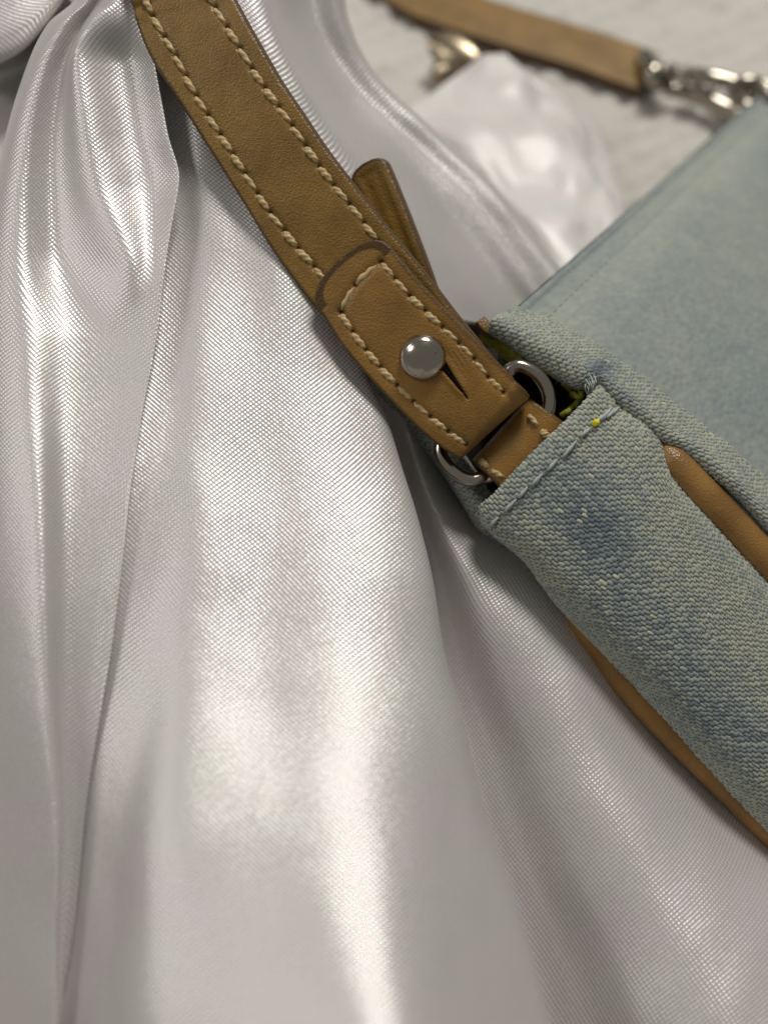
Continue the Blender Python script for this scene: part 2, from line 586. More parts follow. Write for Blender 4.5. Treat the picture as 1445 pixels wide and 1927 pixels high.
# third patch: the corner of cloth at top left and the shaded layer under it
d0 = [(-60, -90, 222), (60, -90, 223), (190, -90, 226)]
d1 = [(-60, 10, 220), (40, 0, 221), (150, -40, 224)]
d2 = [(-60, 90, 219), (30, 60, 220), (118, -10, 222)]
d3 = [(-60, 142, 222), (45, 94, 222), (128, -5, 224)]
d4 = [(-60, 138, 232), (38, 88, 232), (120, -12, 233)]
d5 = [(-60, 180, 238), (60, 140, 238), (150, 30, 238)]
d6 = [(-60, 330, 226), (40, 300, 226), (160, 140, 230)]
d7 = [(-60, 700, 222), (20, 650, 222), (160, 500, 226)]
KD = np.stack([crspline(np.array(k, float), np.linspace(0, 2, 40)) for k in (d0, d1, d2, d3, d4, d5, d6, d7)])
Gd = P(crspline(KD, np.linspace(0, 7, 90)))
Ud, Vd = grid_uv(Gd)

vs, fs, uvs, off = [], [], [], 0
for (g, uu, vv) in ((Ga, U, V), (Gb, Ub, Vb), (Gd, Ud, Vd)):
    F = quads(*g.shape[:2])
    gf = g.reshape(-1, 3)
    fn = np.cross(gf[F[:, 1]] - gf[F[:, 0]], gf[F[:, 2]] - gf[F[:, 0]])
    if (fn * (CAM - gf[F[:, 0]])).sum() < 0:
        F = F[:, ::-1]
    vs.append(gf)
    fs.append(F + off)
    uvs.append(np.stack([uu.ravel(), vv.ravel()], -1))
    off += len(gf)
me = mesh_from('satin_cloth', np.concatenate(vs), np.concatenate(fs), SATIN, np.concatenate(uvs))
o = link('satin_cloth', me)
o['label'] = 'large white shiny satin cloth with long soft folds under the leather strap and denim bag'
o['category'] = 'cloth'

# crumpled satin bunch on the blanket beyond
la = [(905, 108, 336), (820, 170, 326), (760, 222, 308), (830, 300, 292), (930, 372, 278), (985, 440, 268), (1010, 545, 262)]
lb = [(915, 112, 331), (885, 175, 317), (850, 232, 300), (905, 300, 285), (970, 370, 272), (1015, 440, 264), (1035, 540, 259)]
lc = [(930, 118, 331), (950, 185, 315), (955, 245, 298), (985, 310, 284), (1025, 375, 272), (1050, 440, 264), (1065, 520, 259)]
ld = [(945, 122, 333), (1000, 180, 318), (1035, 240, 303), (1065, 310, 289), (1085, 375, 276), (1095, 440, 267), (1100, 500, 262)]
le = [(960, 126, 337), (1035, 178, 326), (1085, 232, 313), (1120, 300, 300), (1140, 370, 287), (1145, 430, 275), (1140, 480, 268)]
lf = [(965, 128, 345), (1050, 176, 338), (1105, 225, 330), (1145, 295, 318), (1168, 365, 305), (1180, 420, 292), (1175, 465, 282)]
KC = np.stack([crspline(np.array(k, float), np.linspace(0, 6, 110)) for k in (la, lb, lc, ld, le, lf)])
Gc = P(crspline(KC, np.linspace(0, 5, 100)))
Uc, Vc = grid_uv(Gc)
ew = np.sin(np.linspace(0, np.pi, 100))[:, None] ** 0.6
wq = Uc + 0.5 * Vc + 6 * fbm(Uc / 20, Vc / 20, 40)
dc = ew * (2.6 * np.sin(wq / 5.2) * (0.4 + fbm(Uc / 18, Vc / 22, 42)) + 9.0 * fbm(Uc / 22 + 4, Vc / 26, 41, 2) + 2.2 * fbm(Uc / 9, Vc / 12, 45, 2))
o, _, _ = grid_obj('satin_bunch', Gc, SATIN_WHITE, disp=0.95 * dc)
o['label'] = 'crumpled glossy white satin bunch lying blurred on the blanket below the bronze charm'
o['category'] = 'cloth'

# ------------------------------------------------------------------ bronze charm
charm = empty('metal_charm', (P(np.array([850, 115, 345.]))).tolist(), 'small blurred bronze two-lobed metal charm at the tip of the crumpled satin', 'charm')


def lobe(name, K, r, mat, parent, flat):
    return tube(name, P(np.array(K, float)), r, mat, parent, nseg=16, step=0.6, flat=flat,
                taper=lambda t: np.sqrt(np.clip(1 - (2 * t - 1) ** 2, 0.0004, 1)) * (1 - 0.25 * t))


lobe('lobe', [(808, 78, 344), (835, 88, 343), (870, 105, 341), (905, 120, 339)], 6.2, BRONZE, charm, 0.5)
lobe('lobe', [(818, 158, 345), (835, 140, 344), (860, 122, 342), (885, 112, 341)], 5.6, BRONZE, charm, 0.5)
tube('rim', P(np.array([(806, 82, 342), (818, 70, 342), (850, 74, 341), (885, 92, 339.5), (900, 112, 339), (870, 112, 340), (835, 98, 341)], float)), 0.7, BRONZE, charm, nseg=10, closed=True)

# ------------------------------------------------------------------ handbag
bag = empty('handbag', (60, 170, 0), 'pale washed denim handbag with tan leather strap and piping lying on satin', 'handbag')


def denim_disp(U, V, ang, pa=1.44, pb=0.67, seed=0, amp=0.25):
    c, s = math.cos(math.radians(ang)), math.sin(math.radians(ang))
    a = V * c + U * s
    b = -V * s + U * c
    b = b + 0.9 * fbm(U / 9, V / 9, seed + 5) + 0.32 * fbm(U / 1.9, V / 1.9, seed + 9)
    a = a + 0.9 * fbm(U / 8, V / 8, seed + 6) + 0.2 * fbm(U / 1.5, V / 1.5, seed + 8)
    # floats lie slightly askew of the warp, like twisted yarn
    b2 = b / pb
    cidx = np.floor(b2)
    fb = b2 - cidx - 0.5
    a2 = a / pa + cidx * 0.44 + 0.34 * (hash2(cidx, np.floor(a / 3.2), seed + 11) - 0.5)
    ridx = np.floor(a2)
    fa = a2 - ridx - 0.5
    r = hash2(cidx, ridx, seed)
    r2 = hash2(cidx, ridx, seed + 3)
    fb = fb - 0.22 * fa * (0.6 + 0.8 * r2)
    wdt = (0.84 + 0.36 * r2) * (1 - 0.26 * np.abs(2 * fa) ** 3)
    hb = np.sqrt(np.clip(1 - (2 * fb / wdt) ** 2, 0, 1))
    ha = np.clip(1 - np.abs(2 * fa / 0.97) ** 3, 0, 1) ** 0.7
    h = hb * ha
    h = h * (1 + 0.30 * fbm(a / 0.5, b / 0.13, seed + 15, 2)) 
    tw = 0.12 * np.sin((fb * 2.2 + fa * 5.0) * 2 * np.pi) * h
    return amp * (h * (0.8 + 0.4 * r2) + tw), r, np.clip(h * 2.0, 0, 1)


def blobs(G, lst, base=0.25):
    q = proj(G)
    f = np.full(q.shape[:2], base)
    for (x, y, rx, ry, ang, a) in lst:
        c, s = math.cos(math.radians(ang)), math.sin(math.radians(ang))
        dx, dy = q[..., 0] - x, q[..., 1] - y
        e = ((dx * c + dy * s) / rx) ** 2 + ((-dx * s + dy * c) / ry) ** 2
        f = f + a * np.exp(-e)
    return f


def loft(curves, nu, step, extra=None):
    ks = [P(np.array(c, float)) for c in curves]
    L = max(np.linalg.norm(np.diff(k, axis=0), axis=1).sum() for k in ks)
    m = int(L / step)
    tj = np.linspace(0, len(curves[0]) - 1, 40 * len(curves[0]))
    dens = np.stack([crspline(k, tj) for k in ks])
    mid = dens[len(ks) // 2]
    Lm = np.concatenate([[0], np.cumsum(np.linalg.norm(np.diff(mid, axis=0), axis=1))])
    sj = np.interp(np.linspace(0, Lm[-1], m), Lm, tj)
    Kj = np.stack([crspline(k, sj) for k in ks])
    ti = np.linspace(0, len(ks) - 1, 30 * len(ks))
    mc = crspline(Kj[:, m // 2], ti)
    Li = np.concatenate([[0], np.cumsum(np.linalg.norm(np.diff(mc, axis=0), axis=1))])
    si = np.interp(np.linspace(0, Li[-1], nu), Li, ti)
    return crspline(Kj, si)


# gusset: the end panel of the bag, facing the viewer
g1 = [(906, 958, 206), (918, 996, 206), (984, 1050, 206.5), (1015, 1091, 207), (1056, 1145, 207.5), (1146, 1240, 208), (1222, 1325, 208), (1322, 1441, 208), (1460, 1585, 208)]
g0 = [(x + 28, y - 2, d + 8) for x, y, d in g1]
g2 = [(930, 936, 202.5), (950, 972, 202), (1030, 1043, 201.6), (1080, 1100, 201.5), (1140, 1165, 201.5), (1240, 1270, 201.5), (1320, 1360, 201.5), (1405, 1452, 201.5), (1530, 1590, 201.5)]
g3 = [(1010, 855, 200.5), (1040, 890, 200), (1110, 970, 199.5), (1170, 1030, 199.5), (1240, 1110, 199.5), (1320, 1195, 199.5), (1390, 1280, 199.5), (1470, 1365, 199.5), (1600, 1500, 199.5)]
g4 = [(1085, 780, 201), (1115, 812, 200.5), (1180, 880, 200), (1215, 925, 200), (1275, 995, 200.4), (1345, 1080, 200.5), (1415, 1160, 200.5), (1490, 1240, 200.5), (1620, 1380, 201)]
g5 = [(1125, 736, 203), (1163, 770, 203.5), (1220, 813, 203), (1253, 873, 203), (1268, 908, 202.8), (1336, 984, 203), (1393, 1046, 203), (1450, 1110, 203), (1590, 1250, 203)]
g6 = [(x + 14, y - 6, d + 6) for x, y, d in g5]
gs = [g0, g1, g2, g3, g4, g5, g6]
gs = [[(c[0][0] + 10, c[0][1] + 10, c[0][2] + 5), (c[0][0] + 1, c[0][1] + 1, c[0][2] + 1.6)] + c for c in gs]
G = loft(gs, 420, 0.115)
U, V = grid_uv(G)
h, r, gap = denim_disp(U, V, 9, seed=1)
dye = blobs(G, [(1085, 950, 115, 72, 45, .36), (1145, 1050, 125, 75, 60, .36), (1110, 1010, 40, 28, 60, .14), (1050, 895, 60, 25, -45, .15), (1245, 1190, 70, 60, 40, .22), (1330, 1330, 110, 60, 45, .42),
                (1420, 1400, 80, 60, 45, .3), (1180, 1130, 50, 40, 0, .2), (1250, 960, 60, 45, 50, -.18), (1000, 1030, 60, 40, 45, -.15), (1330, 1110, 80, 50, 50, -.1)], 0.22)
dye = dye + 0.30 * fbm(U / 11, V / 11, 51) + 0.18 * fbm(U / 3, V / 3, 52)
# hem: fold of doubled cloth, a shallow channel along the stitching
q = proj(G)
hemline = (q[..., 0] - 924) * 0.695 + (q[..., 1] - 990) * 0.719     # px past the stitch line
big = 0.32 * (1 - sstep(-4, 10, hemline)) - 0.22 * np.exp(-(hemline / 6.0) ** 2) + 0.5 * fbm(U / 14, V / 20, 53)
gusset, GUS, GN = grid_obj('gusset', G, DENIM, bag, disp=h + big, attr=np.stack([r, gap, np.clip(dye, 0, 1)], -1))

# front panel edge: rolled seam along the right side of the gusset
r1 = [(926, 624, 207.5), (1015, 682, 206), (1081, 724, 205), (1128, 730, 204), (1166, 766, 204.5), (1240, 826, 204.5), (1286, 850, 204), (1344, 896, 204), (1398, 945, 204), (1450, 1000, 204), (1600, 1150, 204)]
r0 = [(x + 2, y + 10, d + 6) for x, y, d in r1]
r2 = [(936, 603, 206), (1025, 650, 204.5), (1090, 690, 203.5), (1134, 707, 203), (1185, 750, 203), (1252, 806, 203), (1305, 835, 203), (1355, 878, 203), (1405, 925, 203), (1460, 978, 203), (1610, 1122, 203)]
r3 = [(954, 592, 209), (1033, 622, 207.5), (1097, 656, 206), (1140, 686, 205.5), (1200, 732, 205.5), (1262, 782, 205.5), (1314, 822, 205.5), (1354, 854, 205.5), (1405, 900, 205.5), (1470, 958, 205.5), (1620, 1100, 205.5)]
VEC = np.array([91.0, 89.6, 126.0])


def camvec(a):
    return a[0] * AX + a[1] * AU + a[2] * AD


def shift(pts, t, drop=0.0):
    w = P(np.array(pts, float)) + t * camvec(VEC)
    return proj(w)


r4 = [tuple(a) for a in shift(r3, 0.022)]
r4 = [(x, y, d + 1.0) for x, y, d in r4]
rs = [r0, r1, r2, r3, r4]
rs = [[(c[0][0] + 20, c[0][1] + 12, c[0][2] + 5), (c[0][0] + 3, c[0][1] + 1, c[0][2] + 1.8)] + c for c in rs]
G = loft(rs, 150, 0.115)
U, V = grid_uv(G)
h, r, gap = denim_disp(U, V, 14, seed=2)
dye = blobs(G, [(1135, 695, 26, 22, 0, .6), (1170, 745, 35, 22, 30, .25), (1215, 815, 28, 18, 40, .3)], 0.24) + 0.25 * fbm(U / 9, V / 9, 54)
q = proj(G)
pinch = np.exp(-(((q[..., 0] - 1125) / 20) ** 2 + ((q[..., 1] - 718) / 24) ** 2))
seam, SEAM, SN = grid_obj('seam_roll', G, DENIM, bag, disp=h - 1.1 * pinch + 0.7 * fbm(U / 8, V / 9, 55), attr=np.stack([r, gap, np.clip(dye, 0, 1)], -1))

# front panel going away from the viewer
base = P(np.array(r3, float))
bs = resample(base, n=300)
bs = bs + 0.010 * camvec(VEC) + 1.2 * AD
tq = np.concatenate([np.linspace(0, 0.3, 160), np.linspace(0.3, 1.6, 260)[1:]])
G = bs[None] + tq[:, None, None] * camvec(VEC)
Ug = tq[:, None] * 179 + 0 * G[..., 0]
Vg = np.concatenate([[0], np.cumsum(np.linalg.norm(np.diff(bs, axis=0), axis=1))])[None] + 0 * G[..., 0]
hemz = 0.7 * (1 - sstep(1.6, 2.6, Vg)) * sstep(0.0, 1.0, Vg) - 0.5 * (1 - sstep(0, 0.6, Vg)) - 0.25 * np.exp(-((Vg - 6) / 1.0) ** 2)
puff = 2.0 * np.sin(np.clip(Vg / 70, 0, 1) * np.pi) * sstep(0, 20, Ug) + 1.5 * fbm(Ug / 30, Vg / 30, 61)
weave = 0.16 * (hash2(np.floor(Ug / 1.1), np.floor(Vg / 0.8), 3) - 0.5)
dye = 0.47 + 0.36 * fbm(Ug / 30, Vg / 24, 62) + 0.22 * fbm(Ug / 7, Vg / 6, 63)
dye = dye + 0.12 * (1 - sstep(0.8, 2.4, Vg)) - 0.15 * np.exp(-((Vg - 8) / 4) ** 2)
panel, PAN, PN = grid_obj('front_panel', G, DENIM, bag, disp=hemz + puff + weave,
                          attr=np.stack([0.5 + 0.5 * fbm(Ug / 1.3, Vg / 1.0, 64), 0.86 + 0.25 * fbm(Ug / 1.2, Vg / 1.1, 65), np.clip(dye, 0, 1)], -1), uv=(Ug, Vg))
# edge of the panel at the mouth of the bag (its thickness, turned inwards)
E = bs[0][None] + tq[:, None] * camvec(VEC)
inn = unit(np.cross(camvec(VEC), bs[20] - bs[0]))
inn = inn * np.sign(inn @ AD)
mouth = np.stack([E + 0.1 * inn, E + 1.2 * inn - 0.5 * unit(bs[20] - bs[0]), E + 3.0 * inn, E + 40 * inn])
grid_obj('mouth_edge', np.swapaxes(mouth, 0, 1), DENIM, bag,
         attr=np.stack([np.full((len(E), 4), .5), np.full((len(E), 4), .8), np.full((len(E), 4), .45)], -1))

# back panel edge: the roll seen left of the ring
k1 = [(700, 690, 214), (770, 772, 212), (800, 808, 211), (838, 855, 210), (872, 905, 209), (900, 950, 208.5), (926, 990, 209.5), (990, 1036, 214), (1070, 1100, 219)]
k0 = [(x - 20, y + 10, d + 3) for x, y, d in k1]
kb = [(x - 16, y + 14, d + 12) for x, y, d in k1]
kc = [(x + 10, y + 30, d + 40) for x, y, d in k1]
k2 = [(x + 26, y - 6, d + 3.5) for x, y, d in k1]
k3 = [(x + 30, y - 4, d + 9) for x, y, d in k1]
G = loft([kc, kb, k0, k1, k2, k3], 170, 0.14)
U, V = grid_uv(G)
h, r, gap = denim_disp(U, V, 20, seed=3)
dye = 0.30 + 0.3 * fbm(U / 8, V / 8, 71)
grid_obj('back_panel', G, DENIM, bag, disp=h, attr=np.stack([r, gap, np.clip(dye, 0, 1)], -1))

# lower part of the back panel under the left piping
m1 = [(1040, 1130, 213), (1100, 1190, 213), (1180, 1290, 213), (1280, 1392, 213), (1380, 1485, 213), (1520, 1620, 213)]
m2 = [(x + 18, y + 4, d + 14) for x, y, d in m1]
m3 = [(x + 60, y + 10, d + 50) for x, y, d in m1]
G = loft([m1, m2, m3], 60, 0.8)
U, V = grid_uv(G)
z = np.zeros_like(U)
grid_obj('back_panel_side', G, DENIM, bag, attr=np.stack([z + .5 + fbm(U, V, 2), z + .85, z + .3], -1))

# inside of the bag
Lq = [[(640, 720, 240), (770, 620, 246), (935, 610, 250)], [(720, 790, 226), (850, 690, 232), (990, 640, 236)],
      [(800, 860, 222), (930, 770, 232), (1075, 720, 226)], [(890, 960, 216), (1000, 880, 228), (1140, 760, 216)], [(940, 1010, 216), (1060, 930, 224), (1190, 820, 216)]]
KQ = np.stack([crspline(P(np.array(k, float)), np.linspace(0, 2, 24)) for k in Lq])
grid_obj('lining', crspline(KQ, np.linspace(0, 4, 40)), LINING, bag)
tape = [(905, 622, 212), (940, 640, 210.5), (965, 660, 209.5), (990, 680, 209), (1018, 694, 209), (1045, 706, 209), (1068, 724, 209.5), (1086, 745, 211)]
t2 = [(898, 640, 214), (925, 655, 212), (952, 678, 211), (984, 692, 210.5), (1014, 701, 210), (1040, 712, 210), (1062, 730, 210.5), (1078, 752, 212)]
G = loft([tape, [((a[0] + b[0]) / 2, (a[1] + b[1]) / 2, (a[2] + b[2]) / 2 - .5) for a, b in zip(tape, t2)], t2], 30, 0.2)
U, V = grid_uv(G)
grid_obj('zip_tape', G, YELLOW, bag, disp=0.35 * fbm(U * 2.5, V * 2.5, 81) + 0.5 * fbm(U, V, 82))
for K_, r_ in (([(1078, 740, 208), (1088, 748, 207), (1094, 742, 207.5), (1090, 736, 208)], 0.5), ([(1088, 752, 208), (1082, 760, 207.5), (1070, 770, 207)], 0.45),
               ([(1056, 782, 206), (1064, 776, 205.4), (1072, 772, 205.6)], 0.5), ([(876, 838, 210), (884, 828, 209.5), (894, 822, 210)], 1.3)):
    tube('loose_thread', P(np.array(K_, float)), r_, YELLOW, bag, nseg=8, step=0.3)

# piping
tube('piping', P(np.array([(1224, 822, 210), (1246, 849, 206.4), (1272, 876, 205), (1312, 918, 204.8), (1363, 972, 204.8), (1418, 1030, 204.8), (1500, 1116, 204.8), (1640, 1262, 204.8)], float)),
     3.05, LEATHER_SOFT, bag, nseg=40, step=0.4, taper=lambda t: np.clip(0.12 + 7 * t, 0, 1) ** 0.75)
tube('piping', P(np.array([(1060, 1130, 211), (1092, 1176, 211), (1122, 1212, 211), (1187, 1299, 209.8), (1284, 1403, 209.2), (1379, 1496, 209), (1518, 1636, 209)], float)),
     2.5, LEATHER_SOFT, bag, nseg=32, step=0.4, taper=lambda t: np.clip(0.3 + 6 * t, 0, 1))

# ------------------------------------------------------------------ leather straps
def snap(px, H, N):
    q = proj(H)
    out = []
    for (x, y) in px:
        k = np.argmin((q[..., 0] - x) ** 2 + (q[..., 1] - y) ** 2 + 4 * np.maximum(q[..., 2] - q[..., 2].min() - 12, 0) ** 2)
        i, j = np.unravel_index(k, q.shape[:2])
        out.append((H[i, j], N[i, j]))
    return out


def stitch_mesh(name, mat, rad, plies=2, turns=2.6, phase=0.0):
    """one twisted stitch of unit length along x, its ends dipping into the leather"""
    n, m = 16, 30
    x = np.linspace(-0.5, 0.5, m)
    ph = np.linspace(0, 2 * np.pi, n, endpoint=False)
    prof = (1 - np.abs(2 * x) ** 3.0) ** 0.6 * (1.0 - 0.42 * (x + 0.5) ** 1.5) * 1.08 + 0.08
    tw = 1 + 0.17 * np.cos(plies * (ph[:, None] + 2 * np.pi * turns * x[None] / plies) + phase)
    R = rad * prof[None] * tw
    zc = 0.45 * rad - 1.1 * rad * np.abs(2 * x) ** 4
    V = np.stack([np.repeat(x[None], n, 0), R * np.cos(ph)[:, None], 0.85 * R * np.sin(ph)[:, None] + zc[None]], -1)
    F = quads(n, m, True)[:, ::-1]
    me = mesh_from(name, V.reshape(-1, 3) / 1.0, F, mat)
    return me


STS = [stitch_mesh('stitch', THREAD, 0.45 + 0.05 * k, turns=2.2 + 0.35 * k, phase=1.3 * k, plies=2 + k % 2) for k in range(4)]
ST_PANEL = stitch_mesh('panel_stitch', plain('faded_cotton_thread', (0.29, 0.325, 0.29), 0.7, noise=0.2), 0.22)
ST_BLUE = stitch_mesh('hem_stitch', THREAD_BLUE, 0.33, turns=2.2)


def place_stitch(a, b, na, me, parent, name='stitch', yaw=0.0, grow=1.0, lift=0.0):
    mid = (a + b) / 2 + na * lift
    xv = b - a
    L = np.linalg.norm(xv)
    xv = xv / L
    zv = unit(na - xv * (na @ xv))
    yv = np.cross(zv, xv)
    c, s = math.cos(yaw), math.sin(yaw)
    xv, yv = c * xv + s * yv, -s * xv + c * yv
    M = Matrix(((xv[0], yv[0], zv[0], mid[0] * S), (xv[1], yv[1], zv[1], mid[1] * S), (xv[2], yv[2], zv[2], mid[2] * S), (0, 0, 0, 1)))
    o = bpy.data.objects.new(name, me)
    C.objects.link(o)
    o.parent = parent
    o.matrix_parent_inverse = Matrix.Identity(4)
    o.matrix_basis = M @ Matrix.Diagonal((L * grow, 1, 1, 1))
    return o


def ribbon(name, L, R, mat, parent, thick, step, face=0.34, marks=None, round_=0.9, end_round=0.0, taper_bot=1.0, dispf=None, layers=1, seam=True, far=None):
    """a leather band between two edge curves (world mm): crowned top, rounded and painted edges, flat back"""
    L, R = np.asarray(L, float), np.asarray(R, float)
    cen = (L + R) / 2
    d = crspline(cen, np.linspace(0, len(cen) - 1, 50 * len(cen)))
    Ls = np.concatenate([[0], np.cumsum(np.linalg.norm(np.diff(d, axis=0), axis=1))])
    if callable(step):
        s = step(Ls[-1])
    else:
        s = np.arange(0, Ls[-1], step)
    t = np.interp(s, Ls, np.linspace(0, len(cen) - 1, 50 * len(cen)))
    l, r = crspline(L, t), crspline(R, t)
    c = (l + r) / 2
    W = (r - l) / 2
    hw = np.linalg.norm(W, axis=1)
    T = unit(np.gradient(c, axis=0))
    Wd = unit(W - T * (W * T).sum(1, keepdims=True))
    N = np.cross(T, Wd)
    k0 = int(len(N) * face)
    sg = np.sign((N[k0] * (CAM - c[k0])).sum())
    N = N * sg
    ends = np.ones(len(s))
    if end_round:
        e = np.clip(s / end_round, 0, 1)
        ends = np.clip(1 - (1 - e) ** 2.5, 0.0001, 1) ** (1 / 2.5)
    hwm = hw.mean()
    nt = int(2 * hwm / 0.2)
    # cross-section: (a = -1..1 of the half width, n = mm), going over the top then round the back
    ta = np.linspace(-1, 1, nt)
    edge = (1 - np.abs(ta)) * hwm
    dn = -np.where(edge < round_, round_ - np.sqrt(np.clip(round_ ** 2 - (round_ - edge) ** 2, 0, None)), 0)
    side_n = np.linspace(-round_ * 1.02, -thick, 10)[1:] if thick > round_ else np.array([-thick])
    bul = 0.10 * np.sin(np.linspace(0, np.pi, len(side_n)))
    grv = np.zeros(len(side_n))
    for kk in range(1, layers):
        grv -= 0.22 * np.exp(-((side_n + thick * kk / layers) / 0.16) ** 2)
    A = np.concatenate([ta * hwm, hwm + bul + grv, [hwm * 0.5, -hwm * 0.5], -(hwm + bul + grv)[::-1]]) / hwm
    Nn_ = np.concatenate([dn, side_n, [-thick, -thick], side_n[::-1]])
    # ends narrowing keeps the wall thickness
    G = c[None] + A[:, None, None] * (ends * hw)[None, :, None] * Wd[None] + Nn_[:, None, None] * N[None]
    top = G[:nt]
    qp = proj(top)
    mark = np.zeros(G.shape[:2] + (3,))
    mark[nt:, :, 0] = 1.0
    ed = edge[:, None] * ends[None] + 0 * top[..., 0]
    if end_round:
        ed = np.minimum(ed, (s * 1.0)[None] + 0 * ed)
    mark[:nt, :, 0] = 0.9 * (1 - sstep(0.25, 0.75, ed))
    if end_round:
        rho = (np.abs(ta[:, None] * ends[None]) ** 2.5 + ((1 - e) ** 2.5)[None]) ** 0.4
        arc = np.where(s[None] < end_round, (1 - rho) * 5.4, 9)
        mark[:nt, :, 0] = np.maximum(mark[:nt, :, 0], 1 - sstep(1.05, 1.35, arc))
    disp = 0.18 * fbm(ta[:, None] * hwm / 5, s[None] / 6, 91)
    tm = ta[:, None] * hw[None]
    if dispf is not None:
        dd, recess_shade = dispf(qp, tm, s[None] + 0 * tm, ed)
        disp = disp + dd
        mark[:nt, :, 1] = recess_shade  # mask for the painted shade inside cut and holes
    G[:nt] += disp[..., None] * N[None]
    n, m = G.shape[:2]
    F = quads(n, m, True)
    I0, I1 = np.arange(n) * m, np.arange(n) * m + m - 1
    Gf = G.reshape(-1, 3)
    a, b, cc = Gf[F[:, 0]], Gf[F[:, 1]], Gf[F[:, 2]]
    if ((np.cross(b - a, cc - a)) * (a - np.tile(c[None], (n, 1, 1)).reshape(-1, 3)[F[:, 0]] + 0.5 * thick * np.tile(N[None], (n, 1, 1)).reshape(-1, 3)[F[:, 0]])).sum() < 0:
        F = F[:, ::-1]
    me = mesh_from(name, Gf, F, mat, attr=mark.reshape(-1, 3))
    o = link(name, me, parent)
    return o, G[:nt], np.repeat(N[None], nt, 0)


def walk(poly, pitch, start=0.0, end=None):
    p = resample(np.array(poly, float), step=0.5)
    d = np.concatenate([[0], np.cumsum(np.linalg.norm(np.diff(p, axis=0), axis=1))])
    out, x = [], start
    k = 0
    while x < d[-1]:
        out.append((np.interp(x, d, p[:, 0]), np.interp(x, d, p[:, 1])))
        x += pitch * (0.93 + 0.14 * hash2(k, 3.0, 5))
        k += 1
    return out


# stitch holes, in photo pixels
left_line = [(236, -95), (262, -28), (275, 0), (296, 47), (330, 103), (365, 172), (429, 275), (515, 408), (609, 523), (632, 552)]
right_line = [(352, -80), (386, -25), (403, 9), (446, 82), (485, 146), (541, 223), (601, 313), (637, 359), (674, 403), (702, 444), (718, 465)]
HL, HR = walk(left_line, 44, 10), walk(right_line, 46, 20)
tabL = [(642, 588), (672, 636), (712, 686), (762, 740), (826, 798), (880, 838)]
tabR = [(718, 492), (763, 548), (806, 590), (852, 634), (890, 672), (924, 716), (968, 756)]
TL, TR = walk(tabL, 45, 0), walk(tabR, 44, 0)
TE = [(641, 586), (668, 536), (716, 492)]


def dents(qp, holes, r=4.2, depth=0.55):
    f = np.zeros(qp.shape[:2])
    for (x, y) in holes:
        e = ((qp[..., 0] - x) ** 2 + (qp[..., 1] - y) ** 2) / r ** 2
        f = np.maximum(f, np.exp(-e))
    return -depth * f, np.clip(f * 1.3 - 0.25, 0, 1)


def polydist(qp, poly):
    p = resample(np.array(poly, float), step=4.0)
    d = np.full(qp.shape[:2], 1e9)
    for (x, y) in p:
        d = np.minimum(d, (qp[..., 0] - x) ** 2 + (qp[..., 1] - y) ** 2)
    return np.sqrt(d)


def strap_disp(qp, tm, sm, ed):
    d, recess_shade = dents(qp, HL + HR)
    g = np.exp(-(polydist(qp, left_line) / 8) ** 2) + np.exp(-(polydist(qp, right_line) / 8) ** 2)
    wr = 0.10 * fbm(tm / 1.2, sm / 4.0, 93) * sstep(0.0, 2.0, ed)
    return d - 0.28 * g + wr, recess_shade


SLIT0, SLIT1 = np.array([832., 686.]), np.array([881., 751.])


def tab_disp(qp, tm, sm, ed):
    d, recess_shade = dents(qp, TL + TR + TE)
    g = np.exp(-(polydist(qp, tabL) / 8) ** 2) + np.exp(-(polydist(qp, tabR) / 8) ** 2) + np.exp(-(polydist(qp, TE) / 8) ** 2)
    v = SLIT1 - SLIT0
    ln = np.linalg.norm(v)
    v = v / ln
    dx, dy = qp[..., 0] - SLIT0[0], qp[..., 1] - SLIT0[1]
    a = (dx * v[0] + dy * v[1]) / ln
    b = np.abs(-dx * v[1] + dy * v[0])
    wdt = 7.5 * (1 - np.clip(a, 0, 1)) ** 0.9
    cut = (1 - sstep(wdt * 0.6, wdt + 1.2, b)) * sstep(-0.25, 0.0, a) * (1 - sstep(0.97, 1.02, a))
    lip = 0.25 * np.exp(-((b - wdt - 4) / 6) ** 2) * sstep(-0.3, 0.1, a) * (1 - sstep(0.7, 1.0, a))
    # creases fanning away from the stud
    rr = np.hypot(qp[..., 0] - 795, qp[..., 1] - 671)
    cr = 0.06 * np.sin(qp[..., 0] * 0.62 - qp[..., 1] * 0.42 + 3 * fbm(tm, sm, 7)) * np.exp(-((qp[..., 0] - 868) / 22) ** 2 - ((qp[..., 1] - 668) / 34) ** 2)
    return d - 0.28 * g - 1.15 * cut + lip + cr, np.maximum(recess_shade, cut)


# strap: from the ring under the tab, up out of the picture, round, and back to the far end of the bag
Lp = [(858, 862, 206), (845, 850, 204.5), (800, 815, 203.4), (750, 768, 203), (700, 718, 202.8), (650, 655, 202.6), (609, 596, 202.4), (571, 553, 202.2), (506, 463, 202), (455, 378, 201.8), (412, 309, 201.6),
      (369, 240, 201.6), (322, 159, 201.6), (279, 86, 201.8), (257, 34, 202), (247, 0, 202), (228, -70, 202.5)]
Rp = [(990, 742, 203.5), (978, 728, 202), (938, 684, 200.4), (895, 632, 199.8), (856, 585, 199.4), (806, 520, 199), (765, 470, 198.7), (728, 425, 198.5), (675, 360, 198.3), (622, 293, 198.2), (578, 228, 198.2),
      (535, 165, 198.2), (497, 106, 198.3), (463, 52, 198.6), (440, 12, 199), (427, -15, 199.2), (400, -85, 200)]
nearL, nearR = P(np.array(Lp, float)), P(np.array(Rp, float))
loopC = P(np.array([(240, -330, 208), (170, -640, 228), (190, -900, 265), (330, -900, 330), (500, -420, 372), (640, -130, 386)], float))
